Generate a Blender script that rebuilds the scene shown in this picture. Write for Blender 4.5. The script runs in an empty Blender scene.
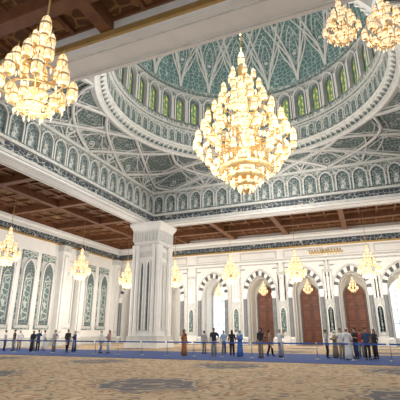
import bpy, math, random
from mathutils import Vector, Matrix
random.seed(4)
pi=math.pi
sc=bpy.context.scene
sc.view_settings.view_transform='Standard'
COL=sc.collection
# ------------------------------------------------------------------ materials
def newmat(name):
    m=bpy.data.materials.new(name); m.use_nodes=True
    nt=m.node_tree; b=nt.nodes['Principled BSDF']; return m,nt,b
def L4(c): return (c[0],c[1],c[2],1)
def plain(name,c,rough=.6,metal=0,var=.08,scale=3.0):
    m,nt,b=newmat(name)
    n=nt.nodes.new('ShaderNodeTexNoise'); n.inputs['Scale'].default_value=scale; n.inputs['Detail'].default_value=3
    tc=nt.nodes.new('ShaderNodeTexCoord'); nt.links.new(tc.outputs['Object'],n.inputs['Vector'])
    r=nt.nodes.new('ShaderNodeValToRGB')
    r.color_ramp.elements[0].position=.3; r.color_ramp.elements[1].position=.7
    r.color_ramp.elements[0].color=L4([x*(1-var) for x in c]); r.color_ramp.elements[1].color=L4([min(1,x*(1+var)) for x in c])
    nt.links.new(n.outputs['Fac'],r.inputs['Fac']); nt.links.new(r.outputs['Color'],b.inputs['Base Color'])
    b.inputs['Roughness'].default_value=rough; b.inputs['Metallic'].default_value=metal
    return m
def lattice(name,base,line,scale,width=.06,second=None,rough=.6,dist=.0):
    """voronoi cell arabesque: thin lines + small flowers on a base colour"""
    m,nt,b=newmat(name)
    tc=nt.nodes.new('ShaderNodeTexCoord')
    v=nt.nodes.new('ShaderNodeTexVoronoi'); v.feature='DISTANCE_TO_EDGE'; v.inputs['Scale'].default_value=scale
    v.inputs['Randomness'].default_value=.55
    v2=nt.nodes.new('ShaderNodeTexVoronoi'); v2.inputs['Scale'].default_value=scale*2.3
    nt.links.new(tc.outputs['Object'],v.inputs['Vector']); nt.links.new(tc.outputs['Object'],v2.inputs['Vector'])
    r=nt.nodes.new('ShaderNodeValToRGB'); r.color_ramp.elements[0].position=width; r.color_ramp.elements[1].position=width*1.6
    r.color_ramp.elements[0].color=(1,1,1,1); r.color_ramp.elements[1].color=(0,0,0,1)
    nt.links.new(v.outputs['Distance'],r.inputs['Fac'])
    r2=nt.nodes.new('ShaderNodeValToRGB'); r2.color_ramp.elements[0].position=.22; r2.color_ramp.elements[1].position=.3
    sec=second or [(x+y)/2 for x,y in zip(base,line)]
    r2.color_ramp.elements[0].color=L4(sec); r2.color_ramp.elements[1].color=L4(base)
    nt.links.new(v2.outputs['Distance'],r2.inputs['Fac'])
    mx=nt.nodes.new('ShaderNodeMixRGB'); mx.inputs['Color2'].default_value=L4(line)
    nt.links.new(r.outputs['Color'],mx.inputs['Fac']); nt.links.new(r2.outputs['Color'],mx.inputs['Color1'])
    nt.links.new(mx.outputs['Color'],b.inputs['Base Color']); b.inputs['Roughness'].default_value=rough
    return m
def glow(name,c1,c2,scale,strength,stretch=(1,1,1),p0=.25,p1=.65):
    m,nt,b=newmat(name)
    tc=nt.nodes.new('ShaderNodeTexCoord'); mp=nt.nodes.new('ShaderNodeMapping'); mp.inputs['Scale'].default_value=stretch
    v=nt.nodes.new('ShaderNodeTexVoronoi'); v.inputs['Scale'].default_value=scale
    nt.links.new(tc.outputs['Object'],mp.inputs['Vector']); nt.links.new(mp.outputs['Vector'],v.inputs['Vector'])
    r=nt.nodes.new('ShaderNodeValToRGB'); r.color_ramp.elements[0].position=p0; r.color_ramp.elements[1].position=p1
    r.color_ramp.elements[0].color=L4(c1); r.color_ramp.elements[1].color=L4(c2)
    nt.links.new(v.outputs['Distance'],r.inputs['Fac'])
    nt.links.new(r.outputs['Color'],b.inputs['Base Color']); nt.links.new(r.outputs['Color'],b.inputs['Emission Color'])
    b.inputs['Emission Strength'].default_value=strength; b.inputs['Roughness'].default_value=.3
    try: m.cycles.emission_sampling='NONE'
    except Exception: pass
    return m
WHITE=plain('white_marble',(.79,.785,.765),.45,0,.04,1.2)
WALLM=plain('warm_marble',(.83,.82,.79),.5,0,.04,.7)
STONE=plain('carved_stone',(.56,.57,.55),.7,0,.12,2.5)
RIBW=plain('rib_stone',(.60,.61,.59),.7,0,.08,2.5)
GREYC=plain('grey_column',(.16,.17,.18),.35,0,.2,3)
BLACKS=plain('dark_stone',(.09,.095,.10),.4)
TEAL=lattice('teal_carving',(.10,.17,.165),(.48,.53,.49),1.6,.05)
TEALP=lattice('teal_panel',(.065,.11,.115),(.36,.41,.39),3.0,.03)
COVE=lattice('cove_carving',(.09,.13,.125),(.37,.41,.39),2.8,.035,(.20,.245,.23))
DOMET=lattice('dome_tile',(.09,.17,.17),(.38,.48,.46),2.1,.035,(.19,.30,.29))
BAND=lattice('inscription_band',(.03,.05,.07),(.45,.45,.41),2.2,.025,(.08,.11,.14))
FRIEZE=lattice('frieze_carving',(.19,.225,.22),(.54,.56,.535),2.4,.05)
WOOD=plain('dark_wood',(.17,.07,.03),.5,0,.2,2)
WOODP=lattice('coffer_wood',(.125,.055,.026),(.30,.17,.065),1.3,.04,(.17,.085,.035))
DOORM=plain('door_wood',(.23,.08,.042),.5,0,.2,1.5)
DOORD=plain('door_wood_dark',(.13,.045,.025),.5,0,.2,1.5)
GOLD=plain('gold_metal',(.80,.56,.25),.35,.3,.1,3)
GOLDD=plain('gilt_dark',(.50,.33,.12),.4,.5,.1,3)
CRYS=glow('lit_crystal',(1,.94,.78),(.92,.64,.32),5.5,1.0)
CRYS2=glow('lit_crystal_small',(1,.94,.76),(.90,.60,.28),10,1.0)
STAIN=glow('stained_glass',(.64,.58,.16),(.14,.26,.10),4.2,.45,(1,1,.6),.2,.55)
DAY=glow('daylight_glass',(.85,.92,1.0),(.70,.83,.95),1.1,.95)
BLUE=plain('blue_carpet',(.035,.075,.25),.9,0,.15,4)
STEEL=plain('brushed_steel',(.35,.36,.38),.35,.7)
BELT=plain('blue_belt',(.05,.12,.42),.7)
SKIN=plain('skin',(.50,.28,.18),.6); 
# carpet
def carpet():
    m,nt,b=newmat('persian_carpet'); ln=nt.links.new
    tc=nt.nodes.new('ShaderNodeTexCoord')
    def vm(op,a,bb):
        n=nt.nodes.new('ShaderNodeVectorMath'); n.operation=op
        if hasattr(a,'links'): ln(a,n.inputs[0])
        else: n.inputs[0].default_value=a
        if bb is not None:
            if hasattr(bb,'links'): ln(bb,n.inputs[1])
            else: n.inputs[1].default_value=bb
        return n
    def ramp(cols,const=True):
        r=nt.nodes.new('ShaderNodeValToRGB'); E=r.color_ramp.elements
        if const: r.color_ramp.interpolation='CONSTANT'
        E[0].position=cols[0][0];E[0].color=L4(cols[0][1]);E[1].position=cols[1][0];E[1].color=L4(cols[1][1])
        for p,c in cols[2:]:
            e=E.new(p); e.color=L4(c)
        return r
    def mix(f,a,c):
        mx=nt.nodes.new('ShaderNodeMixRGB')
        if hasattr(f,'links'): ln(f,mx.inputs['Fac'])
        else: mx.inputs['Fac'].default_value=f
        ln(a,mx.inputs['Color1']); ln(c,mx.inputs['Color2']); return mx.outputs['Color']
    PX,PY=8.0,8.0
    add=vm('ADD',tc.outputs['Object'],(6.9+PX/2,-12.2+PY/2,0))
    dv=vm('DIVIDE',add.outputs[0],(PX,PY,1)); fr=vm('FRACTION',dv.outputs[0],None)
    sub=vm('SUBTRACT',fr.outputs[0],(.5,.5,0)); mul=vm('MULTIPLY',sub.outputs[0],(1,1,0))
    ln_=nt.nodes.new('ShaderNodeVectorMath'); ln_.operation='LENGTH'; ln(mul.outputs[0],ln_.inputs[0])
    v3=nt.nodes.new('ShaderNodeTexVoronoi'); v3.inputs['Scale'].default_value=1.7; ln(tc.outputs['Object'],v3.inputs['Vector'])
    ma=nt.nodes.new('ShaderNodeMath'); ma.operation='MULTIPLY_ADD'; ln(v3.outputs['Distance'],ma.inputs[0]); ma.inputs[1].default_value=.10
    ln(ln_.outputs['Value'],ma.inputs[2])
    T=(.50,.375,.235)
    r=ramp([(0,(.36,.28,.19)),(.085,(.075,.085,.115)),(.15,(.33,.26,.19)),(.17,(.07,.085,.12)),(.235,(.48,.39,.27)),(.255,(.12,.12,.14)),(.28,(.30,.17,.09)),(.305,T),(.43,(.36,.25,.14)),(.46,T),(.56,(.38,.27,.17))])
    ln(ma.outputs[0],r.inputs['Fac'])
    vb=nt.nodes.new('ShaderNodeTexVoronoi'); vb.inputs['Scale'].default_value=.8; vb.inputs['Randomness'].default_value=.25
    ln(tc.outputs['Object'],vb.inputs['Vector'])
    mb_=nt.nodes.new('ShaderNodeMath'); mb_.operation='MULTIPLY_ADD'; ln(v3.outputs['Distance'],mb_.inputs[0]); mb_.inputs[1].default_value=.3; ln(vb.outputs['Distance'],mb_.inputs[2])
    rb=ramp([(0,(.52,.41,.27)),(.18,(.12,.11,.105)),(.26,(.60,.48,.32)),(.36,(.30,.14,.07)),(.44,T),(.60,(.17,.14,.10)),(.65,T),(.82,(.32,.22,.13))])
    ln(mb_.outputs[0],rb.inputs['Fac'])
    mk=nt.nodes.new('ShaderNodeMapRange'); mk.inputs['From Min'].default_value=.24; mk.inputs['From Max'].default_value=.31; mk.inputs['To Min'].default_value=.15; mk.inputs['To Max'].default_value=.68
    ln(ma.outputs[0],mk.inputs['Value'])
    c1=mix(mk.outputs['Result'],r.outputs['Color'],rb.outputs['Color'])
    v=nt.nodes.new('ShaderNodeTexVoronoi'); v.inputs['Scale'].default_value=2.4; v.inputs['Randomness'].default_value=.5
    ln(tc.outputs['Object'],v.inputs['Vector'])
    r2=nt.nodes.new('ShaderNodeValToRGB'); r2.color_ramp.elements[0].position=.30; r2.color_ramp.elements[1].position=.36
    r2.color_ramp.elements[0].color=(1,1,1,1); r2.color_ramp.elements[1].color=(0,0,0,1)
    ln(v.outputs['Distance'],r2.inputs['Fac'])
    r3=ramp([(0,(.10,.095,.095)),(.35,(.60,.49,.34)),(.62,(.27,.13,.07)),(.82,(.45,.35,.22))])
    sx=nt.nodes.new('ShaderNodeSeparateColor'); ln(v.outputs['Color'],sx.inputs[0]); ln(sx.outputs[0],r3.inputs['Fac'])
    mf=nt.nodes.new('ShaderNodeMath'); mf.operation='MULTIPLY'; ln(mk.outputs['Result'],mf.inputs[1]); ln(r2.outputs['Color'],mf.inputs[0])
    ln(mix(mf.outputs[0],c1,r3.outputs['Color']),b.inputs['Base Color']); b.inputs['Roughness'].default_value=.95
    return m
CARPET=carpet()
# ------------------------------------------------------------------ mesh builder
class MB:
    def __init__(s): s.v=[];s.f=[];s.m=[];s.mats=[];s.smooth=[]
    def mi(s,mat):
        if mat not in s.mats: s.mats.append(mat)
        return s.mats.index(mat)
    def face(s,idx,mat,sm=False): s.f.append(idx); s.m.append(s.mi(mat)); s.smooth.append(sm)
    def poly(s,pts,mat):
        n=len(s.v); s.v+= [tuple(p) for p in pts]; s.face(list(range(n,n+len(pts))),mat)
    def box(s,x0,x1,y0,y1,z0,z1,mat):
        n=len(s.v)
        s.v+=[(x0,y0,z0),(x1,y0,z0),(x1,y1,z0),(x0,y1,z0),(x0,y0,z1),(x1,y0,z1),(x1,y1,z1),(x0,y1,z1)]
        for q in [(0,3,2,1),(4,5,6,7),(0,1,5,4),(1,2,6,5),(2,3,7,6),(3,0,4,7)]: s.face([n+i for i in q],mat)
    def loft(s,rings,mat,closed=True,cap=True,sm=True):
        n0=len(s.v); k=len(rings[0])
        for r in rings: s.v+=[tuple(p) for p in r]
        for i in range(len(rings)-1):
            mt=mat[i] if isinstance(mat,list) else mat
            for j in range(k if closed else k-1):
                a=n0+i*k+j; b=n0+i*k+(j+1)%k
                s.face([a,b,b+k,a+k],mt,sm)
        if cap and closed:
            mt=mat[0] if isinstance(mat,list) else mat
            s.face([n0+j for j in range(k)][::-1],mt); 
            mt=mat[-1] if isinstance(mat,list) else mat
            s.face([n0+(len(rings)-1)*k+j for j in range(k)],mt)
    def rev(s,prof,mat,seg=12,c=(0,0,0),cap=False,sm=True,sx=1,sy=1):
        rings=[[(c[0]+max(r,.0005)*sx*math.cos(2*pi*j/seg),c[1]+max(r,.0005)*sy*math.sin(2*pi*j/seg),c[2]+z) for j in range(seg)] for r,z in prof]
        s.loft(rings,mat,True,cap,sm)
    def tube(s,path,rad,mat,k=6,cap=True):
        P=[Vector(p) for p in path]; rings=[]
        for i,p in enumerate(P):
            t=(P[min(i+1,len(P)-1)]-P[max(i-1,0)]).normalized()
            up=Vector((0,0,1)) if abs(t.z)<.95 else Vector((0,1,0))
            a=t.cross(up).normalized(); b=a.cross(t)
            r=rad[i] if isinstance(rad,(list,tuple)) else rad
            rings.append([p+a*r*math.cos(2*pi*j/k)+b*r*math.sin(2*pi*j/k) for j in range(k)])
        s.loft(rings,mat,True,cap)
    def mesh(s,name):
        me=bpy.data.meshes.new(name); me.from_pydata(s.v,[],s.f)
        for m in s.mats: me.materials.append(m)
        me.polygons.foreach_set('material_index',s.m); me.polygons.foreach_set('use_smooth',s.smooth)
        me.update(); return me
    def obj(s,name,**kw): return place(s.mesh(name),name,**kw)
def place(me,name,loc=(0,0,0),rot=0,parent=None,scale=None,**props):
    o=bpy.data.objects.new(name,me); COL.objects.link(o); o.location=loc
    o.rotation_euler=(0,0,rot)
    if scale: o.scale=(scale,)*3 if not isinstance(scale,(tuple,list)) else scale
    if parent: o.parent=parent
    for k,v in props.items(): o[k]=v
    return o
def empty(name,loc,rot=0,**props):
    o=place(None,name,loc,rot,**props); o.empty_display_size=.3; return o
TR=[0]
def trim(mb_or_mesh,label,loc=(0,0,0),rot=0,scale=None,cat='wall trim'):
    TR[0]+=1; nm='trim_%d'%TR[0]
    me=mb_or_mesh.mesh(nm) if isinstance(mb_or_mesh,MB) else mb_or_mesh
    return place(me,nm,loc,rot,scale=scale,kind='structure',label=label,category=cat)
def arch(w,zs,za,n=8):
    a1=.80*pi/2; pts=[]
    for i in range(n+1):
        a=a1*i/n; pts.append((-w*(math.cos(a)-math.cos(a1))/(1-math.cos(a1)), zs+(za-zs)*math.sin(a)/math.sin(a1)))
    return pts+[(-x,z) for x,z in pts[-2::-1]]
def arch_panel(mb,w,z0,zs,za,y,mat):
    mb.poly([(x,y,z) for x,z in [(-w,z0)]+arch(w,zs,za)+[(w,z0)]],mat)
def arch_frame(mb,w,t,z0,zs,za,y0,y1,mat,alt=None):
    """raised band around arch; front at y0 (towards viewer, -), back y1"""
    inn=[(-w,z0)]+arch(w,zs,za)+[(w,z0)]; out=[(-w-t,z0)]+arch(w+t,zs,za+t*1.15)+[(w+t,z0)]
    for i in range(len(inn)-1):
        a,b,c,d=inn[i],inn[i+1],out[i+1],out[i]
        m=mat
        if alt and 0<i<len(inn)-2 and i%2==0: m=alt
        mb.poly([(a[0],y0,a[1]),(b[0],y0,b[1]),(c[0],y0,c[1]),(d[0],y0,d[1])],m)
        mb.poly([(a[0],y0,a[1]),(a[0],y1,a[1]),(b[0],y1,b[1]),(b[0],y0,b[1])],m)
        mb.poly([(d[0],y0,d[1]),(c[0],y0,c[1]),(c[0],y1,c[1]),(d[0],y1,d[1])],m)
# ------------------------------------------------------------------ key dimensions
XL,XR,YN,YF=-22.9,8.0,13.3,39.9      # opening under dome
CX,CY=-7.5,27.0
WX,WY=-37.0,54.0                     # outer walls
XE,YE=22.0,-6.0
ZC=15.1
# floor
mb=MB(); mb.box(WX,XE,YE,WY+4.4,-.3,0,CARPET); mb.obj('floor',kind='structure',label='tan patterned persian carpet covering prayer hall floor',category='floor')
mb=MB(); mb.box(-35,14,23.4,32.6,.0,.02,BLUE)
mb.obj('carpet_runner',label='long plain blue carpet runner laid over patterned carpet',category='rug')
# ------------------------------------------------------------------ ceiling aisles with coffers
mb=MB()
zones=[(WX,XL-1.7,YE,WY),(XR+1.7,XE,YE,WY),(XL-1.7,XR+1.7,YE,YN-1.7),(XL-1.7,XR+1.7,YF+1.7,WY)]
for x0,x1,y0,y1 in zones:
    mb.box(x0,x1,y0,y1,ZC,ZC+.2,WOODP)
    nx=max(2,round((x1-x0)/1.9)); ny=max(2,round((y1-y0)/1.9))
    for i in range(nx+1):
        x=x0+(x1-x0)*i/nx; big=(i%4==0); w=.3 if big else .1; d=.75 if big else .22
        mb.box(max(x-w,x0),min(x+w,x1),y0,y1,ZC-d,ZC,WOOD)
    for i in range(ny+1):
        y=y0+(y1-y0)*i/ny; big=(i%4==0); w=.3 if big else .1; d=.74 if big else .21
        mb.box(x0,x1,max(y-w,y0),min(y+w,y1),ZC-d,ZC,WOOD)
mb.obj('ceiling',kind='structure',label='dark carved wooden coffered ceiling with gilt detail',category='ceiling')
# beams around opening
def framebox(mb,off0,off1,z0,z1,mat):
    a=(XL-off0,XR+off0,YN-off0,YF+off0); b=(XL-off1,XR+off1,YN-off1,YF+off1)
    mb.box(b[0],a[0],b[2],b[3],z0,z1,mat); mb.box(a[1],b[1],b[2],b[3],z0,z1,mat)
    mb.box(a[0],a[1],b[2],a[2],z0,z1,mat); mb.box(a[0],a[1],a[3],b[3],z0,z1,mat)
mb=MB(); framebox(mb,0,1.7,13.75,15.2,WHITE); framebox(mb,-.12,0,13.9,14.15,STONE); framebox(mb,1.7,1.85,14.0,14.3,GOLDD)
framebox(mb,.25,.33,13.7,13.76,STONE); framebox(mb,1.37,1.45,13.7,13.76,STONE)
trim(mb,'white marble beam edging the domed opening',cat='beam')
mb=MB(); framebox(mb,-.06,0,14.2,14.75,BAND); framebox(mb,-.35,.0,14.75,15.0,STONE)
trim(mb,'dark carved inscription band and ledge on beam',cat='frieze')
# upper niche walls
mb=MB(); framebox(mb,0,.4,15.0,17.9,FRIEZE); framebox(mb,-.18,0,17.6,17.85,RIBW)
mb.obj('wall_upper',kind='structure',label='carved grey stone wall above the beams',category='wall')
nb=MB(); arch_panel(nb,.6,.1,1.5,2.2,-.02,TEALP); arch_frame(nb,.6,.12,.1,1.5,2.2,-.22,0,RIBW)
arch_panel(nb,.25,.3,1.2,1.5,-.05,FRIEZE)
nme=nb.mesh('niche')
def row(a,b,n,fx):
    for i in range(n): fx(a+(b-a)*(i+.5)/n)
NL='pointed blind arch niche with teal carving and white frame'
row(XL,XR,19,lambda x: trim(nme,NL,(x,YF,15.05),0,cat='niche'))
row(YN,YF,17,lambda y: trim(nme,NL,(XL,y,15.05),pi/2,cat='niche'))
row(YN,YF,17,lambda y: trim(nme,NL,(XR,y,15.05),-pi/2,cat='niche'))
# ------------------------------------------------------------------ cove
R0=11.9; Z0,Z1=17.75,19.7
def rectpt(ph):
    c,s=math.cos(ph),math.sin(ph); t=1e9
    if c>1e-6: t=min(t,(XR-CX)/c)
    if c<-1e-6: t=min(t,(XL-CX)/c)
    if s>1e-6: t=min(t,(YF-CY)/s)
    if s<-1e-6: t=min(t,(YN-CY)/s)
    return t
def cove(ph,s,off=0):
    t=rectpt(ph); hf=1-math.cos(s*pi/2); zf=math.sin(s*pi/2)
    r=t+(R0-t)*hf; r-=off*(1-.5*s)
    return (CX+r*math.cos(ph),CY+r*math.sin(ph),Z0+(Z1-Z0)*zf-off*s)
angs=sorted([2*pi*i/120 for i in range(120)]+[math.atan2(y-CY,x-CX)%(2*pi) for x in (XL,XR) for y in (YN,YF)])
mb=MB(); mb.loft([[cove(a,i/10) for a in angs] for i in range(11)],COVE,True,False)
mb.obj('ceiling_cove',kind='structure',label='carved coved vault rising from square to circular ring',category='ceiling')
mb=MB(); M=16; DL=2*pi/M
def carc(p0,sg,D,rad,k,s0=0,s1=1,pw=1.25,off=.12):
    mb.tube([cove(p0+sg*D*((s0+(s1-s0)*q/18)**pw),s0+(s1-s0)*q/18,off) for q in range(19)],rad,RIBW,k,False)
for i in range(M):
    for sg in (1,-1):
        carc(DL*i,sg,DL*1.5,.16,6,off=.16)
        carc(DL*i+sg*.045,sg,DL*1.5,.05,4,off=.06); carc(DL*i-sg*.045,sg,DL*1.5,.05,4,off=.06)
        carc(DL*(i+.5),sg,DL*.5,.11,5,0,.8,1.5)
        carc(DL*(i+.5),sg,DL*.8,.07,5,0,.95,1.1,.04)
        carc(DL*(i+.25),sg,DL*.35,.05,4,0,.5,1.6,.04); carc(DL*(i+.75),sg,DL*.35,.05,4,0,.5,1.6,.04)
def medal(ph,s,R):
    c=Vector(cove(ph,s,.05)); e=.02
    du=(Vector(cove(ph+e,s,.05))-Vector(cove(ph-e,s,.05))).normalized(); dv=(Vector(cove(ph,min(s+e,1),.05))-Vector(cove(ph,s-e,.05))).normalized(); dn=du.cross(dv)
    if dn.z>0: dn=-dn
    rings=[[c+dn*h+(du*math.cos(2*pi*j/12)+dv*math.sin(2*pi*j/12))*r for j in range(12)] for r,h in [(R,0),(R,.14),(R*.82,.14),(R*.78,.04),(R*.3,.04),(R*.22,.16),(.01,.2)]]
    mb.loft(rings,[RIBW,RIBW,RIBW,TEALP,RIBW,RIBW],True,False)
for i in range(M):
    medal(DL*(i+.5),.30,.42); medal(DL*i,.66,.38); medal(DL*i,.28,.34)
mb.loft([[cove(a,s,.12) for a in angs] for s in (.0,.06)],RIBW,True,False)
trim(mb,'white interlacing stone ribs crossing over the cove vault',cat='vault ribs')
# ------------------------------------------------------------------ ring + drum
mb=MB()
prof=[(12.2,19.6),(11.75,19.4),(11.6,19.45),(11.6,19.6),(11.35,19.65),(11.35,19.95),(11.1,20.0),(11.1,20.15),(10.95,20.2),(10.95,20.4),(11.15,20.45),(11.15,22.15),(10.95,22.2),(10.95,22.35),(10.75,22.4),(10.75,22.75),(11.2,22.85)]
mats=[STONE,RIBW,RIBW,STONE,TEALP,RIBW,RIBW,STONE,RIBW,STONE,FRIEZE,RIBW,TEALP,RIBW,FRIEZE,RIBW]
mb.rev(prof,mats,96,(CX,CY,0),sm=False)
for i in range(120):
    ph=2*pi*i/120; c,s=math.cos(ph),math.sin(ph)
    mb.tube([(CX+11.36*c,CY+11.36*s,19.66),(CX+11.16*c,CY+11.16*s,19.9),(CX+11.05*c,CY+11.05*s,20.02)],[.06,.11,.13],RIBW,5)
trim(mb,'round white stone cornice ring below the dome windows',cat='cornice')
mb=MB(); mb.rev([(11.2,22.85),(11.2,26.6),(10.8,26.7),(10.8,27.0),(11.0,27.1),(11.0,27.45)],[FRIEZE,RIBW,TEALP,RIBW,FRIEZE],96,(CX,CY,0),sm=False)
mb.obj('wall_drum',kind='structure',label='circular stone drum wall holding stained glass windows',category='wall')
fb=MB()
for i in range(80):
    ph=2*pi*i/80; al=ph-pi/2; t=MB(); arch_panel(t,.3,0,.8,1.25,-.03,TEALP); arch_frame(t,.3,.06,0,.8,1.25,-.1,0,RIBW)
    ca,sa=math.cos(al),math.sin(al); px,py=CX+11.13*math.cos(ph),CY+11.13*math.sin(ph); n=len(fb.v)
    fb.v+=[(px+x*ca-y*sa,py+x*sa+y*ca,20.65+z) for x,y,z in t.v]
    for f,mi in zip(t.f,t.m): fb.face([n+q for q in f],t.mats[mi])
trim(fb,'band of small pointed blind arches around the drum',cat='frieze')
wb=MB(); arch_panel(wb,.32,.35,2.1,2.8,-.04,STAIN); arch_frame(wb,.32,.07,.35,2.1,2.8,-.2,0,GREYC)
arch_panel(wb,.58,.05,2.5,3.4,-.02,TEALP); arch_frame(wb,.58,.12,.05,2.5,3.4,-.45,0,RIBW)
wb.box(-.025,.025,-.1,-.05,.4,2.6,GREYC); wb.box(-.32,.32,-.1,-.05,1.15,1.2,GREYC)
wme=wb.mesh('stained_window')
pb=MB(); arch_panel(pb,.14,.1,2.9,3.3,-.04,TEALP); pb.rev([(.14,0),(.08,.2),(.08,2.6),(.15,2.8)],RIBW,8,(0,-.3,0)); pme=pb.mesh('slim_niche')
WN=0; NW=40
for i in range(NW):
    for k in (0,1):
        ph=2*pi*(i+.5*k)/NW; loc=(CX+11.18*math.cos(ph),CY+11.18*math.sin(ph),22.95)
        if k==0:
            WN+=1; place(wme,'window_%d'%WN,loc,ph-pi/2,kind='structure',label='arched yellow and green stained glass window in drum',category='window')
        else: trim(pme,'slim stone colonnette between drum windows',loc,ph-pi/2,cat='column')
# ------------------------------------------------------------------ dome
ZD,HD,RD=27.4,13.5,11.0
def dome(ph,s,off=0):
    a=s*pi/2; r=RD*math.cos(a)**.85 if s<1 else 0; z=ZD+HD*(math.sin(a)**1.0)
    r=max(r-off,0); return (CX+r*math.cos(ph),CY+r*math.sin(ph),z-off*math.sin(a))
mb=MB(); mb.loft([[dome(2*pi*j/96,i/24) for j in range(96)] for i in range(24)]+[[dome(2*pi*j/96,.995) for j in range(96)]],DOMET,True,False)
mb.obj('ceiling_dome',kind='structure',label='tall dome lined with teal and white tracery',category='dome')
# interlaced pointed arches: each pair of ribs springs from a pier, bows outwards and meets above
mb=MB(); ND=20; dd=2*pi/ND
def dtube(fn,rad,k=5,n=20): mb.tube([dome(*fn(q/n)) for q in range(n+1)],rad,RIBW,k,False)
for i in range(ND):
    for sg in (1,-1):
        p0=dd*i
        for span,top,rad in ((2.5,.97,.15),(1.5,.62,.12),(.5,.24,.10)):
            dtube(lambda t:(p0+sg*dd*span*(math.sin(t*pi/2)**1.5 if span<2 else t**1.15),.0+top*(t**.8),.1),[rad*(1-.6*top*q/20) for q in range(21)])
sj=[0,.17,.36,.56,.76,.95]
for i in range(ND):
    for j in range(0,4):
        p0=dd*(i+(0 if j%2==0 else .5)); s0,s1=sj[j],sj[j+2] if j+2<6 else 1
        for (w0,a0,a1,rr) in ((.26,.15,.90,.06),(.14,.28,.76,.045)):
            for sg in (1,-1):
                mb.tube([dome(p0+sg*dd*w0*math.sin(pi*min(1,q/10))**.8,s0+(s1-s0)*(a0+(a1-a0)*q/10),.05) for q in range(11)],rr*(1-.5*s0),RIBW,4,False)
        c=dome(p0,s0+(s1-s0)*.45,.1); mb.rev([(.16,-.12),(.22,0),(.16,.12)],RIBW,8,c,True)
trim(mb,'white interlacing ribs and petals over the dome interior',cat='dome ribs')
# ------------------------------------------------------------------ far wall
mb=MB()
bays=[(-34.0,'door'),(-27.3,'blank'),(-20.5,'win'),(-13.7,'door'),(-7.5,'door'),(-1.7,'door'),(4.0,'win'),(9.8,'door'),(16,'door')]
edges=[WX]+[(bays[i][0]+bays[i+1][0])/2 for i in range(len(bays)-1)]+[XE]
HW,ZS,ZA=1.7,6.9,9.1; TOP=ZC; RD_=4.0
for (c,k),x0,x1 in zip(bays,edges[:-1],edges[1:]):
    Y=WY
    mb.poly([(x0,Y,0),(c-HW,Y,0),(c-HW,Y,ZS),(c-HW,Y,TOP),(x0,Y,TOP)],WALLM)
    mb.poly([(c+HW,Y,0),(x1,Y,0),(x1,Y,TOP),(c+HW,Y,TOP),(c+HW,Y,ZS)],WALLM)
    A=arch(HW,ZS,ZA)
    for a,b in zip(A[:-1],A[1:]):
        mb.poly([(c+a[0],Y,a[1]),(c+b[0],Y,b[1]),(c+b[0],Y,TOP),(c+a[0],Y,TOP)],WALLM)
    J=[(-HW,0)]+A+[(HW,0)]
    for a,b in zip(J[:-1],J[1:]):
        mb.poly([(c+a[0],Y,a[1]),(c+a[0],Y+RD_,a[1]),(c+b[0],Y+RD_,b[1]),(c+b[0],Y,b[1])],WALLM)
mb.box(WX,XE,WY+RD_,WY+RD_+.3,0,TOP,WALLM)
mb.obj('wall_far',kind='structure',label='white marble arcade wall with striped pointed arches',category='wall')
ab=MB(); arch_frame(ab,HW,.55,ZS-.3,ZS,ZA,-.14,0,WHITE,BLACKS)
arch_frame(ab,HW+.55,.14,ZS-.3,ZS,ZA+.63,-.2,0,STONE)
arch_frame(ab,HW-.22,.1,0,ZS,ZA-.3,.9,1.1,STONE)
W2=2.75
for x0,x1,z0,z1 in [(-W2,-W2+.15,1.2,10.6),(W2-.15,W2,1.2,10.6),(-W2,W2,10.45,10.6)]: ab.box(x0,x1,-.1,0,z0,z1,STONE)
for sx in (-1,1): ab.rev([(.01,-.02),(.28,-.02),(.3,.06),(.01,.08)],TEALP,12,(sx*2.25,-.06,9.9),sx=1,sy=.3)
ab.box(-2.6,2.6,-.08,0,11.25,12.3,STONE); ab.box(-2.45,2.45,-.1,0,11.4,12.15,WHITE)
ame=ab.mesh('striped_arch')
cb=MB(); 
for sx in (-1,1):
    x=sx*(HW+.32); cb.box(x-.36,x+.36,-.62,0,0,.8,STONE)
    cb.rev([(.33,.8),(.27,1.0),(.25,5.9),(.36,6.3),(.4,6.6)],[WHITE,GREYC,WHITE,WHITE],12,(x,-.32,0))
cme=cb.mesh('grey_colonnettes')
db=MB(); arch_panel(db,1.3,0,6.2,7.9,-.06,DOORM); arch_frame(db,1.3,.16,0,6.2,7.9,-.16,0,GREYC)
db.box(-.05,.05,-.12,-.06,0,7.6,DOORD)
for z,h in ((.4,1.5),(2.1,.7),(3.0,1.6),(4.8,.7),(5.7,.8)):
    for x in (-1.15,.15):
        db.box(x,x+1.0,-.09,-.05,z,z+h,DOORD); db.box(x+.1,x+.9,-.13,-.08,z+.1,z+h-.1,DOORM)
dme=db.mesh('door_leaf')
gb=MB(); arch_panel(gb,1.45,.9,6.4,8.2,-.05,DAY); arch_frame(gb,1.45,.14,.9,6.4,8.2,-.2,0,WHITE)
for x in (-.75,0,.75): gb.box(x-.03,x+.03,-.14,-.05,.9,7.3,STONE)
for z in (2.6,4.3,6.0): gb.box(-1.45,1.45,-.14,-.05,z,z+.07,STONE)
gme=gb.mesh('day_window')
sb=MB(); sb.box(-.62,.62,-.08,0,1.2,9.4,STONE); arch_panel(sb,.34,1.6,4.0,4.7,-.1,TEALP); arch_frame(sb,.34,.1,1.6,4.0,4.7,-.16,-.08,WHITE)
sb.box(-.5,.5,-.1,-.08,5.6,9.0,WHITE); arch_frame(sb,.22,.08,6.0,8.0,8.6,-.16,-.08,STONE); smev=sb.mesh('pier_panel')
DN=0
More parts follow.
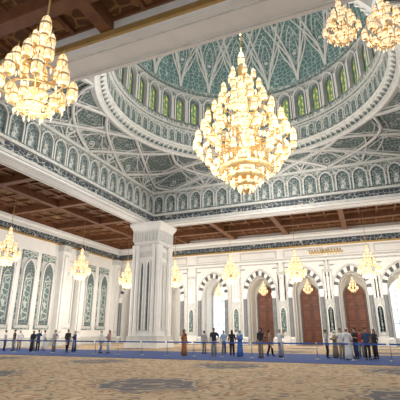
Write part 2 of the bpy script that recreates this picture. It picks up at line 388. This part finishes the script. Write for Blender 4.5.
for (c,k),x1 in zip(bays,edges[1:]):
    trim(ame,'black and white striped pointed marble arch',(c,WY,0),cat='arch')
    trim(cme,'pair of slim grey marble colonnettes carrying the arch',(c,WY,0),cat='column')
    if k=='door':
        DN+=1; place(dme,'door_%d'%DN,(c,WY+RD_,0),kind='structure',label='tall red-brown wooden arched double door',category='door')
    elif k=='win':
        WN+=1; place(gme,'window_%d'%WN,(c,WY+RD_,0),kind='structure',label='tall bright arched daylight window with bars',category='window')
    if x1<XE: trim(smev,'carved marble panel with small teal niche on pier',(x1,WY,0),cat='panel')
mb=MB(); mb.box(WX,XE,WY-.1,WY,12.75,13.5,BAND); mb.box(WX,XE,WY-.2,WY,13.5,13.7,WHITE); mb.box(WX,XE,WY-.2,WY,12.55,12.75,GOLDD)
mb.box(WX,XE,WY-.45,WY,14.1,14.4,WHITE); mb.box(WX,XE,WY-.12,WY,10.9,11.05,STONE)
trim(mb,'dark inscription band with gold edge on marble wall',cat='frieze')
CALG=plain('calligraphy_gold',(.75,.50,.14),.6)
mb=MB()
for i in range(12):
    x=-6.6+i*.36; h=random.uniform(.2,.45); mb.tube([(x,WY-.18,11.95+h*.3),(x+.05,WY-.18,11.65),(x+.2,WY-.18,11.5),(x+.33,WY-.18,11.62)],.08,CALG,4)
trim(mb,'gold calligraphic inscription on marble wall',cat='inscription')
# ------------------------------------------------------------------ left wall
mb=MB(); mb.box(WX-.4,WX,YE,WY,0,TOP,WALLM); mb.obj('wall_left',kind='structure',label='white marble side wall',category='wall')
mb=MB(); mb.box(WX,WX+.1,YE,WY,12.75,13.5,BAND); mb.box(WX,WX+.2,YE,WY,13.5,13.7,WHITE); mb.box(WX,WX+.2,YE,WY,12.55,12.75,GOLDD)
mb.box(WX,WX+.45,YE,WY,14.1,14.4,WHITE); mb.box(WX,WX+.15,YE,WY,0,1.0,STONE)
trim(mb,'dark inscription band with gold edge on side wall',cat='frieze')
lb=MB(); lb.box(-1.2,1.2,-.1,0,1.9,10.9,TEAL); lb.box(-1.08,1.08,-.14,0,2.05,10.75,STONE)
arch_panel(lb,.8,2.4,8.3,9.8,-.18,TEALP); arch_frame(lb,.8,.14,2.4,8.3,9.8,-.34,-.1,WHITE)
arch_panel(lb,.45,2.9,7.2,8.2,-.2,TEAL); arch_frame(lb,.45,.07,2.9,7.2,8.2,-.26,-.15,STONE)
lb.box(-1.0,1.0,-.17,0,10.0,10.65,TEAL)
lme=lb.mesh('teal_wall_panel')
for y in (20.5,23.7,29.2,32.3,35.4,38.5,46.9,50.2):
    trim(lme,'tall arched teal carved panel on white marble wall',(WX,y,0),pi/2,cat='wall panel')
pb=MB(); pb.box(-.6,.6,-.8,0,0,12.4,WHITE); pb.box(-.35,.35,-.86,-.3,1.5,11.2,STONE); pb.box(-.25,.25,-.9,-.3,1.7,11.0,WHITE); pb.box(-.75,.75,-.95,0,0,.9,STONE); pb.box(-.75,.75,-.95,0,11.7,12.5,STONE)
pme2=pb.mesh('pilaster')
for y in (26.4,40.8,44.4,52.9): trim(pme2,'white marble pilaster on side wall',(WX,y,0),pi/2,cat='pilaster')
wf=MB(); wf.box(-1.1,1.1,-.1,0,2.0,10.8,STONE); wf.box(-.95,.95,-.14,0,2.15,10.65,WHITE); arch_frame(wf,.6,.12,2.6,8.0,9.3,-.22,-.1,STONE)
trim(wf,'plain white marble arched panel between pilasters',(WX,42.6,0),pi/2,cat='wall panel')
# ------------------------------------------------------------------ great columns
mb=MB(); w=1.6
def sq(h,z): return [(-h,-h,z),(h,-h,z),(h,h,z),(-h,h,z)]
mb.loft([sq(w-.15,0),sq(w-.15,11.3)],WHITE,True,False,False)
mb.loft([sq(w+.1,11.0),sq(w+.1,11.2),sq(w,11.25),sq(w+.02,11.8),sq(w+.06,12.4),sq(w+.18,12.95),sq(w+.45,13.45),sq(w+.45,13.75)],[STONE,STONE,WHITE,WHITE,WHITE,WHITE,WHITE],True,True,False)
mb.box(-w-.4,w+.4,-w-.4,w+.4,0,.7,WHITE); mb.box(-w-.25,w+.25,-w-.25,w+.25,.7,1.2,STONE)
for sx in (-1,1):
    for sy in (-1,1):
        for ox,oy in ((0,0),(-.5,.02),(.02,-.5)):
            mb.rev([(.28,1.2),(.22,1.5),(.21,10.5),(.28,10.9),(.3,11.1)],WHITE,10,(sx*(w-.05+ox),sy*(w-.05+oy),0))
def addrot(mb,t,a,dx):
    ca,sa=math.cos(a),math.sin(a); n=len(mb.v)
    mb.v+=[(x*ca-(y-dx)*sa,x*sa+(y-dx)*ca,z) for x,y,z in t.v]
    for f,mi in zip(t.f,t.m): mb.face([n+q for q in f],t.mats[mi])
for q in range(4):
    t=MB()
    for x,ww,tt in ((-.4,.17,.1),(.4,.17,.1)):
        u=MB(); arch_panel(u,ww,1.8,8.4,9.2,.1,TEALP); arch_frame(u,ww,tt,1.8,8.4,9.2,-.06,.15,WHITE)
        n=len(t.v); t.v+=[(a+x,b,c) for a,b,c in u.v]
        for f,mi in zip(u.f,u.m): t.face([n+i for i in f],u.mats[mi])
    t.box(-.8,.8,0.05,.17,9.8,10.4,STONE)
    for i in range(7):   # capital leaves
        x=(i-3)*.48; u=MB(); arch_panel(u,.12,11.6,12.5,12.85,-.12,STONE); arch_frame(u,.12,.05,11.6,12.5,12.85,-.22,0,WHITE)
        n=len(t.v); t.v+=[(a+x,b,c) for a,b,c in u.v]
        for f,mi in zip(u.f,u.m): t.face([n+j for j in f],u.mats[mi])
    addrot(mb,t,q*pi/2,w)
colme=mb.mesh('great_column')
for x,y in ((XL,YF+.4),(XR+.4,YF+.4),(XL-.4,YN-.4)):
    place(colme,'column',(x,y,0),label='massive white marble pillar with slim teal carved niches',category='column',kind='structure')
# ------------------------------------------------------------------ chandeliers
def lampmesh(k,gl,seg=10,wd=.8):
    b=MB(); P=[(0,-.22),(.05,-.12),(.26,-.02),(.36,.12),(.37,.5),(.33,.56),(.37,.6),(.37,.66),(.32,.7),(.31,.88),(.22,1.06),(.07,1.2),(.04,1.24),(.06,1.32),(.015,1.42),(0,1.65)]
    M=[GOLD,GOLD,gl,gl,gl,GOLD,GOLD,gl,gl,gl,gl,GOLD,GOLD,GOLD,GOLD]
    b.rev([(r*k*wd,z*k) for r,z in P],M,seg)
    for i in range(5):
        a=2*pi*i/5; c,s=math.cos(a)*k*wd,math.sin(a)*k*wd
        b.tube([(.37*c,.37*s,.1*k),(.385*c,.385*s,.5*k),(.385*c,.385*s,.66*k),(.33*c,.33*s,.88*k),(.23*c,.23*s,1.07*k)],.018*k,GOLD,3,False)
    return b.mesh('crystal_lamp')
def ringmesh(R,r,seg=40):
    b=MB(); b.tube([(R*math.cos(2*pi*i/seg),R*math.sin(2*pi*i/seg),0) for i in range(seg+1)],r,GOLD,6,False)
    return b
def grand():
    root=empty('chandelier',(CX,CY,11.8),label='enormous gold and crystal tiered chandelier hanging from the dome',category='chandelier')
    b=MB(); b.rev([(.02,-.1),(.12,.2),(.35,.6),(.5,1.5),(.45,4),(.4,7),(.3,9.5),(.35,10.8),(.2,11.4),(.06,12.8),(.05,13.2)],[GOLD,CRYS,GOLD,CRYS,CRYS,CRYS,GOLD,GOLD,GOLD,GOLD],12)
    b.obj('stem',parent=root)
    b=MB(); b.tube([(0,0,13.0),(0,0,28.9)],.07,GOLDD,6); b.obj('hanging_rod',parent=root)
    bk=MB()
    def drum(R,z0,z1): bk.rev([(R-.12,z0-.12),(R,z0),(R+.06,z0+.12),(R,z0+.14),(R,z1-.1),(R+.06,z1),(R-.2,z1+.05)],[GOLD,GOLD,GOLD,CRYS,GOLD,GOLD],28)
    for R,z0,z1 in [(.3,-.1,.25),(.8,.3,.65),(1.4,.8,1.2),(2.0,1.4,1.8)]: drum(R,z0,z1)
    for (R,z0) in [(.55,.15),(1.1,.6),(1.7,1.15),(2.3,1.8)]:
        n=int(7+R*4)
        for i in range(n):
            a=2*pi*i/n; bk.rev([(.01,-.38),(.12,-.15),(.11,.1),(.02,.2)],CRYS,6,(R*math.cos(a),R*math.sin(a),z0))
    bk.obj('crystal_basket',parent=root)
    tiers=[(3.8,3.2,18,.86,0),(3.2,4.8,15,.84,.5),(2.9,2.0,14,.7,.5),(2.35,6.4,12,.82,0),(1.65,8.0,9,.78,.5),(1.0,9.5,6,.72,0),(2.5,3.9,10,.78,.5)]
    lm={}
    for R,z,n,k,o in tiers:
        rb=ringmesh(R*.8,.07)
        for i in range(n):
            a=2*pi*(i+o)/n; c,s=math.cos(a),math.sin(a)
            rb.tube([(.35*c,.35*s,.1),(R*.5*c,R*.5*s,-.35),(R*.85*c,R*.85*s,-.3),(R*c,R*s,-.02)],.05,GOLD,4,False)
            for q in (.25,.5,.75):
                aa=a+q*2*pi/n; rb.rev([(.01,-.34),(.09,-.14),(.08,.04),(.01,.12)],CRYS,5,(R*.9*math.cos(aa),R*.9*math.sin(aa),-.1))
        rb.obj('tier_ring',loc=(0,0,z),parent=root)
        if k not in lm: lm[k]=lampmesh(k,CRYS)
        for i in range(n):
            a=2*pi*(i+o)/n; place(lm[k],'crystal_lamp',(R*math.cos(a),R*math.sin(a),z+.2),a,parent=root)
    place(lampmesh(1.05,CRYS),'crystal_lamp',(0,0,11.2),parent=root)
    return root
grand()
# small
SM={}
b=MB(); b.rev([(.01,-.75),(.05,-.6),(.1,-.45),(.22,-.28),(.3,-.1),(.32,.05),(.2,.15),(.1,.4),(.08,1.6),(.14,1.9),(.05,2.0),(.04,2.4)],[GOLD,CRYS2,CRYS2,CRYS2,CRYS2,GOLD,GOLD,CRYS2,CRYS2,GOLD,GOLD],12); SM['stem']=b.mesh('stem')
def smring(R,n,o):
    rb=ringmesh(R*.8,.03,24)
    for i in range(n):
        a=2*pi*(i+o)/n; rb.tube([(0,0,-.1),(R*.6*math.cos(a),R*.6*math.sin(a),-.16),(R*math.cos(a),R*math.sin(a),0)],.022,GOLD,4,False)
        for q,rr in ((.35,.8),(.6,.95)): rb.rev([(.004,-.12),(.03,-.04),(.025,.04),(.004,.07)],CRYS2,5,(R*rr*math.cos(a+q),R*rr*math.sin(a+q),-.1))
    return rb.mesh('tier_ring')
st=[(.92,.0,8,.5,0),(.6,.72,7,.48,.5),(.5,-.4,7,.36,.5),(.3,1.4,4,.38,0)]
SR=[smring(R,n,o) for R,z,n,k,o in st]; SL=[lampmesh(k,CRYS2) for R,z,n,k,o in st]; ST=lampmesh(.55,CRYS2)
b=MB(); b.tube([(0,0,2.3),(0,0,7.3)],.025,GOLDD,6); SM['rod']=b.mesh('hanging_rod')
def small(x,y,z,s=1.0,ztop=ZC,lab='small gold and crystal tiered chandelier hanging from wooden ceiling'):
    root=empty('chandelier',(x,y,z-.75*s),label=lab,category='chandelier',group='aisle chandeliers')
    o=.75*s
    place(SM['stem'],'stem',(0,0,o),parent=root,scale=s)
    L=(ztop-z-2.2*s)/5.0
    place(SM['rod'],'hanging_rod',(0,0,o+2.2*s-2.3*L),parent=root,scale=(1,1,L))
    for (R,zz,n,k,of),rm,lm in zip(st,SR,SL):
        place(rm,'tier_ring',(0,0,o+zz*s),parent=root,scale=s)
        for i in range(n):
            a=2*pi*(i+of)/n; place(lm,'crystal_lamp',(R*s*math.cos(a),R*s*math.sin(a),o+zz*s+.06),a,parent=root,scale=s)
    place(ST,'crystal_lamp',(0,0,o+2.0*s),parent=root,scale=s)
smalls=[(-8.3,7.3,8.2,1.1),(.25,10.5,10.1,.52),(1.4,10.5,9.65,.6),(-30,26,8.0,1.1),(-30,36.3,7.9,1.1),(-30,46,7.9,1.1),(-23.4,47.3,7.9,1.1),(-15.6,47.3,8.0,1.15),(-7.5,47.3,7.9,1.15),(.5,47.6,7.9,1.15),(8.5,47.3,7.9,1.15)]
for x,y,z,s in smalls: small(x,y,z,s)
for c,k in bays[2:7]: small(c,56.2,6.9,.62,8.95,'small crystal chandelier hanging inside marble arch')
# ------------------------------------------------------------------ lights
def plight(name,loc,e,c=(1,.86,.68),r=.8):
    l=bpy.data.lights.new(name,'POINT'); l.energy=e; l.color=c; l.shadow_soft_size=r
    o=bpy.data.objects.new(name,l); COL.objects.link(o); o.location=loc
LC=(1,.96,.91)
plight('chandelier_light',(CX,CY,26.0),1900,LC,1.0)
plight('chandelier_light',(CX+5.5,CY-5,14),1700,LC,1.2)
plight('chandelier_light',(CX-5.5,CY-5,14),1700,LC,1.2)
plight('chandelier_light',(CX,CY+6,13),1700,LC,1.2)
for x,y,z,s in smalls:
    if s>=1: plight('aisle_light',(x,y,z-1.9),1050 if y>20 else 350,(1,.95,.87),.6)
w=bpy.data.worlds.new('world'); sc.world=w; w.use_nodes=True
w.node_tree.nodes['Background'].inputs[0].default_value=(.95,.97,1,1); w.node_tree.nodes['Background'].inputs[1].default_value=.92
# ------------------------------------------------------------------ barrier
b=MB(); b.rev([(.17,0),(.17,.02),(.05,.05),(.03,.07)],STEEL,14,cap=True); s_base=b.mesh('base')
b=MB(); b.rev([(.025,.05),(.025,.88)],STEEL,10,cap=True); s_pole=b.mesh('pole')
b=MB(); b.rev([(.035,.86),(.04,.88),(.04,.97),(.02,1.0)],STEEL,10,cap=True); s_head=b.mesh('belt_head')
b=MB(); b.box(.03,1.86,-.006,.006,.86,.95,BELT); s_belt=b.mesh('belt')
for i in range(20):
    x=-32+2.05*i
    o=empty('barrier_post',(x,26.4,.02),label='steel queue barrier post with blue retractable belt',category='barrier post',group='queue barrier posts on blue runner')
    place(s_base,'base',parent=o); place(s_pole,'pole',parent=o); place(s_head,'belt_head',parent=o)
    place(s_belt,'belt',parent=o)
# ------------------------------------------------------------------ people
ARMS={'stand':[(.235,.03,1.14),(.25,-.05,.9)],'photo':[(.25,-.12,1.2),(.07,-.32,1.45)],'hip':[(.34,.06,1.18),(.19,-.04,1.02)],'fold':[(.24,-.06,1.15),(.05,-.22,1.2)],'walk':[(.24,.1,1.15),(.24,.02,.93)]}
def skeleton(pose):
    V=[];E=[];R=[]
    def add(p,r,par=None):
        V.append(p);R.append(r if isinstance(r,tuple) else (r,r)); i=len(V)-1
        if par is not None: E.append((par,i))
        return i
    pel=add((0,0,.95),(.13,.09)); sp=add((0,0,1.14),(.115,.085),pel); ch=add((0,0,1.33),(.14,.1),sp); nk=add((0,.01,1.47),.055,ch)
    hb=add((0,-.005,1.55),.062,nk); hm=add((0,-.015,1.63),(.075,.092),hb); add((0,-.01,1.7),.06,hm)
    add((0,-.115,1.615),.012,hm); 
    joints={}
    for sx in (-1,1):
        add((sx*.085,.0,1.62),.014,hm)
        el,wr=[Vector(p) for p in ARMS[pose if not(pose=='hip' and sx<0) else 'stand']]
        if pose=='walk' and sx<0: el=Vector((.24,-.04,1.15)); wr=Vector((.24,-.18,.97))
        el.x*=sx; wr.x*=sx
        sh=add((sx*.17,0,1.42),.055,ch); e=add(tuple(el),.042,sh); w_=add(tuple(wr),.028,e)
        d=(wr-el).normalized(); side=d.cross(Vector((1,0,0)) if abs(d.x)<.8 else Vector((0,1,0))).normalized()
        pm=add(tuple(wr+d*.06),(.036,.022),w_)
        for q,l in zip((-.03,-.01,.01,.03),(.075,.09,.085,.065)):
            a=wr+d*.09+side*q; f=add(tuple(a),.009,pm); f2=add(tuple(a+d*l*.5),.0085,f); add(tuple(a+d*l+Vector((-sx*.015,-.01,0))),.007,f2)
        th=wr+d*.035-side*.04; t1=add(tuple(th),.011,pm); add(tuple(th+d*.045-side*.018),.009,t1)
        ly=0.0
        if pose=='walk': ly=sx*.2
        hp=add((sx*.09,0,.88),.085,pel); kn=add((sx*.1,-.03+ly*.55,.49),.058,hp); an=add((sx*.1,.02+ly,.09),.038,kn); add((sx*.11,-.13+ly,.04),.035,an)
        joints[sx]=dict(sh=(sx*.17,0,1.42),el=tuple(el),wr=tuple(wr),hp=(sx*.09,0,.88),kn=(sx*.1,-.03+ly*.55,.49),an=(sx*.1,.02+ly,.09),toe=(sx*.11,-.15+ly,.04),d=d)
    return V,E,R,joints
BODY={}
def body(pose):
    if pose in BODY: return BODY[pose]
    V,E,R,J=skeleton(pose)
    me=bpy.data.meshes.new('b'); me.from_pydata(V,E,[]); o=bpy.data.objects.new('tmp',me); COL.objects.link(o)
    md=o.modifiers.new('Skin','SKIN'); md.use_smooth_shade=True
    sv=me.skin_vertices[0].data
    for i,r in enumerate(R): sv[i].radius=r
    sv[0].use_root=True
    s=o.modifiers.new('s','SUBSURF'); s.levels=1; s.render_levels=1
    bpy.context.view_layer.update()
    ev=o.evaluated_get(bpy.context.evaluated_depsgraph_get()); m2=bpy.data.meshes.new_from_object(ev); m2.name='person_body'
    bpy.data.objects.remove(o); m2.materials.clear(); m2.materials.append(SKIN)
    BODY[pose]=(m2,J); return BODY[pose]
CL={}
DUM=plain('cloth_base',(.5,.5,.5),.9)
def ell(z,rx,ry,cy=0,k=12): return [(rx*math.cos(2*pi*j/k),cy+ry*math.sin(2*pi*j/k),z) for j in range(k)]
def cloth(pose,kind):
    key=(pose,kind)
    if key in CL: return CL[key]
    J=body(pose)[1]; b=MB()
    mid=lambda a,c,t:tuple(Vector(a).lerp(Vector(c),t))
    if kind in('shirt','longshirt'):
        b.loft([ell(.86,.165,.125),ell(.98,.165,.125),ell(1.12,.15,.115),ell(1.34,.185,.13),ell(1.43,.17,.105),ell(1.49,.075,.07)],DUM)
        for s in (-1,1):
            j=J[s]; end=mid(j['sh'],j['el'],.8) if kind=='shirt' else None
            if end: b.tube([mid(j['sh'],(0,0,1.4),.3),j['sh'],end],[.07,.075,.062],DUM,8)
            else: b.tube([mid(j['sh'],(0,0,1.4),.3),j['sh'],j['el'],j['wr']],[.07,.073,.056,.045],DUM,8)
    if kind=='trousers':
        b.loft([ell(.8,.17,.12),ell(.9,.172,.13),ell(1.0,.15,.118)],DUM)
        for s in (-1,1):
            j=J[s]; a=(j['an'][0],j['an'][1],j['an'][2]+.0); b.tube([(j['hp'][0],0,.9),j['kn'],a],[.1,.08,.07],DUM,8)
    if kind=='robe':
        b.loft([ell(.06,.25,.22),ell(.4,.22,.19),ell(.8,.19,.15),ell(1.0,.175,.135),ell(1.15,.16,.125),ell(1.34,.19,.135),ell(1.43,.175,.11),ell(1.5,.075,.07)],DUM)
        for s in (-1,1):
            j=J[s]; b.tube([mid(j['sh'],(0,0,1.4),.3),j['sh'],j['el'],j['wr']],[.07,.078,.07,.075],DUM,8)
    if kind=='shoes':
        for s in (-1,1):
            j=J[s]; b.tube([(j['an'][0],j['an'][1]+.05,.045),(j['an'][0],j['an'][1]-.02,.05),(j['toe'][0],j['toe'][1],.04)],[.04,.05,.035],DUM,8)
    if kind in('hair','longhair','scarf'):
        R=.1 if kind!='scarf' else .115; k=12; rings=[]
        for i in range(9):
            th=pi*i/8*.98+.02; rings.append([(R*.88*math.sin(th)*math.cos(2*pi*j/k),.015+R*1.08*math.sin(th)*math.sin(2*pi*j/k),1.655+R*1.05*math.cos(th)) for j in range(k)])
        t=MB(); t.loft(rings,DUM,True,False)
        for f in t.f:
            c=sum((Vector(t.v[i]) for i in f),Vector())/len(f)
            if c.y<-.03 and c.z<1.68: continue
            if kind=='hair' and c.z<1.6: continue
            b.f.append(f); b.m.append(0); b.smooth.append(True)
        b.v=t.v; b.mats=[DUM]
        if kind=='longhair': b.loft([ell(1.35,.08,.03,.1),ell(1.5,.09,.04,.08),ell(1.66,.08,.05,.05)],DUM)
        if kind=='scarf': b.loft([ell(1.33,.19,.14),ell(1.43,.15,.12),ell(1.5,.09,.09,.01),ell(1.57,.09,.085,.03)],DUM)
    CL[key]=b.mesh(kind); return CL[key]
eb=MB()
for s in (-1,1): eb.rev([(.001,-.008),(.009,0),(.001,.008)],DUM,8,(s*.032,-.094,1.635))
eb.rev([(.001,-.004),(.024,0),(.001,.004)],DUM,8,(0,-.086,1.575),sx=1,sy=.4)
EYES=eb.mesh('face_features')
CM={}
def cm(c):
    if c not in CM: CM[c]=plain('cloth',c,.9,0,.1,6)
    return CM[c]
def setm(o,m): o.material_slots[0].link='OBJECT'; o.material_slots[0].material=m
def person(x,y,pose,face,top,tc_,bot,bc,hd,hc,h=1.0,skin=None,label=''):
    me,J=body(pose)
    z0=.025 if 23.4<y<32.6 else 0.0
    p=place(me,'person',(x,y,z0),math.radians(face),scale=h,label=label,category='person')
    if skin: setm(p,cm(skin))
    for k,c in ((top,tc_),(bot,bc),(hd,hc),('shoes',(.05,.05,.05))):
        if k:
            o=place(cloth(pose,k),k,parent=p); setm(o,cm(c))
    o=place(EYES,'face_features',parent=p); setm(o,cm((.06,.03,.025)))
    if pose=='photo':
        b=MB(); b.box(-.04,.04,-.006,.006,0,.15,BLACKS)
        a=math.radians(face); dy=-.455*h
        b.obj('phone',loc=(x-dy*math.sin(a),y+dy*math.cos(a),z0+1.52*h),rot=a,label='black phone held up to take a photo',category='phone')
BK=(.03,.03,.035);WH=(.75,.75,.72);NV=(.04,.07,.16);KH=(.34,.27,.18);GR=(.25,.25,.25);LG=(.45,.45,.44);BLU=(.08,.2,.5);OR=(.42,.16,.06);PK=(.60,.36,.33);LB=(.36,.5,.64);DH=(.03,.02,.015);BR=(.12,.06,.03);RED=(.4,.05,.04)
D2=(.25,.13,.08)
P=[
(-1.102,27.6,'stand',150,'shirt',WH,'trousers',NV,'hair',DH,1.0,None,'person in white shirt and navy trousers standing with back turned'),
(-1.0636,28.0,'stand',-60,'shirt',BK,'trousers',GR,'hair',DH,1.02,None,'person in black shirt and grey trousers'),
(-1.04,29.0,'hip',60,'longshirt',WH,'trousers',KH,'hair',BR,.98,None,'person in white shirt with hand on hip'),
(-.985,27.8,'stand',20,'robe',BK,None,None,'scarf',BK,.96,None,'person in long black robe and headscarf'),
(-.9632,28.6,'photo',200,'shirt',NV,'trousers',BK,'hair',DH,1.0,None,'person in dark clothes raising a phone'),
(-.9393,29.4,'stand',160,'robe',WH,None,None,'hair',DH,1.0,D2,'person in long white robe'),
(-.8987,28.2,'hip',0,'shirt',LG,'trousers',GR,'hair',DH,1.0,None,'person in grey shirt with hand on hip'),
(-.8489,28.0,'walk',60,'longshirt',BK,'trousers',BK,'hair',DH,1.02,None,'person in black long sleeved clothes walking'),
(-.8229,28.8,'fold',-30,'robe',NV,None,None,'scarf',LG,.96,None,'person in navy robe and grey headscarf'),
(-.7281,27.5,'walk',80,'longshirt',WH,'trousers',LB,'scarf',WH,.97,None,'person in white top and scarf walking'),
(-.7006,27.8,'fold',-20,'longshirt',PK,'trousers',WH,'longhair',BR,.98,None,'person in pink top and white trousers'),
(-.4636,27.0,'stand',70,'robe',OR,None,None,'scarf',BR,1.0,None,'person in long rust brown dress'),
(-.4064,29.6,'stand',180,'shirt',LG,'trousers',KH,'hair',DH,.96,None,'person in grey shirt and khaki trousers'),
(-.3798,26.9,'hip',10,'shirt',BK,'trousers',GR,'hair',DH,1.06,None,'person in black shirt with hand on hip'),
(-.3529,29.8,'stand',30,'shirt',LB,'trousers',NV,'hair',BR,.97,None,'person in pale blue shirt'),
(-.331,27.8,'stand',200,'longshirt',BK,'trousers',BK,'longhair',DH,.98,None,'person in black clothes with long hair'),
(-.3105,27.4,'fold',-10,'robe',BLU,None,None,'scarf',LB,.97,None,'person in long blue dress and pale scarf'),
(-.2573,26.8,'hip',-20,'longshirt',BK,'trousers',KH,'scarf',BK,1.05,None,'person in black top and khaki trousers'),
(-.2346,28.8,'walk',100,'shirt',KH,'trousers',BK,'hair',DH,.97,None,'person in khaki shirt walking'),
(-.2094,28.0,'photo',150,'shirt',WH,'trousers',LG,'hair',GR,1.0,None,'person in white shirt raising a phone'),
(-.102,28.0,'stand',90,'longshirt',LG,'trousers',BK,'hair',DH,.98,None,'person in grey long sleeved top'),
(-.0839,28.6,'fold',-60,'robe',KH,None,None,'scarf',WH,.96,None,'person in beige robe and white headscarf'),
(-.0698,27.7,'stand',30,'shirt',WH,'trousers',KH,'hair',DH,1.03,None,'person in white shirt and khaki trousers'),
(-.0561,26.85,'stand',-10,'robe',WH,None,None,'scarf',WH,1.03,D2,'person in long white robe and headdress'),
(-.0392,28.2,'fold',-50,'shirt',BK,'trousers',NV,'hair',DH,1.05,None,'person in black shirt and navy trousers'),
(-.0285,29.4,'stand',180,'shirt',RED,'trousers',GR,'hair',BR,1.0,None,'person in red shirt seen from behind'),
(-.0165,27.0,'hip',20,'longshirt',NV,'trousers',BK,'hair',DH,1.04,None,'person in navy top with hand on hip'),
(.000,28.2,'stand',-40,'longshirt',BK,'trousers',BK,'longhair',DH,1.0,None,'person in black clothes with long hair'),
]
for q in P: person(q[0]*q[1],*q[1:12],label=q[12])
# ------------------------------------------------------------------ camera
cd=bpy.data.cameras.new('camera'); cam=bpy.data.objects.new('camera',cd); COL.objects.link(cam)
th=math.radians(18.62); yw=math.radians(22.7)
F=Vector((-math.sin(yw)*math.cos(th),math.cos(yw)*math.cos(th),math.sin(th))); Rr=Vector((math.cos(yw),math.sin(yw),0)); U=Rr.cross(F)
cam.matrix_world=Matrix(((Rr.x,U.x,-F.x,0),(Rr.y,U.y,-F.y,0),(Rr.z,U.z,-F.z,1.6),(0,0,0,1)))
cd.sensor_width=36; cd.lens=35.28; cd.clip_end=300
sc.camera=cam
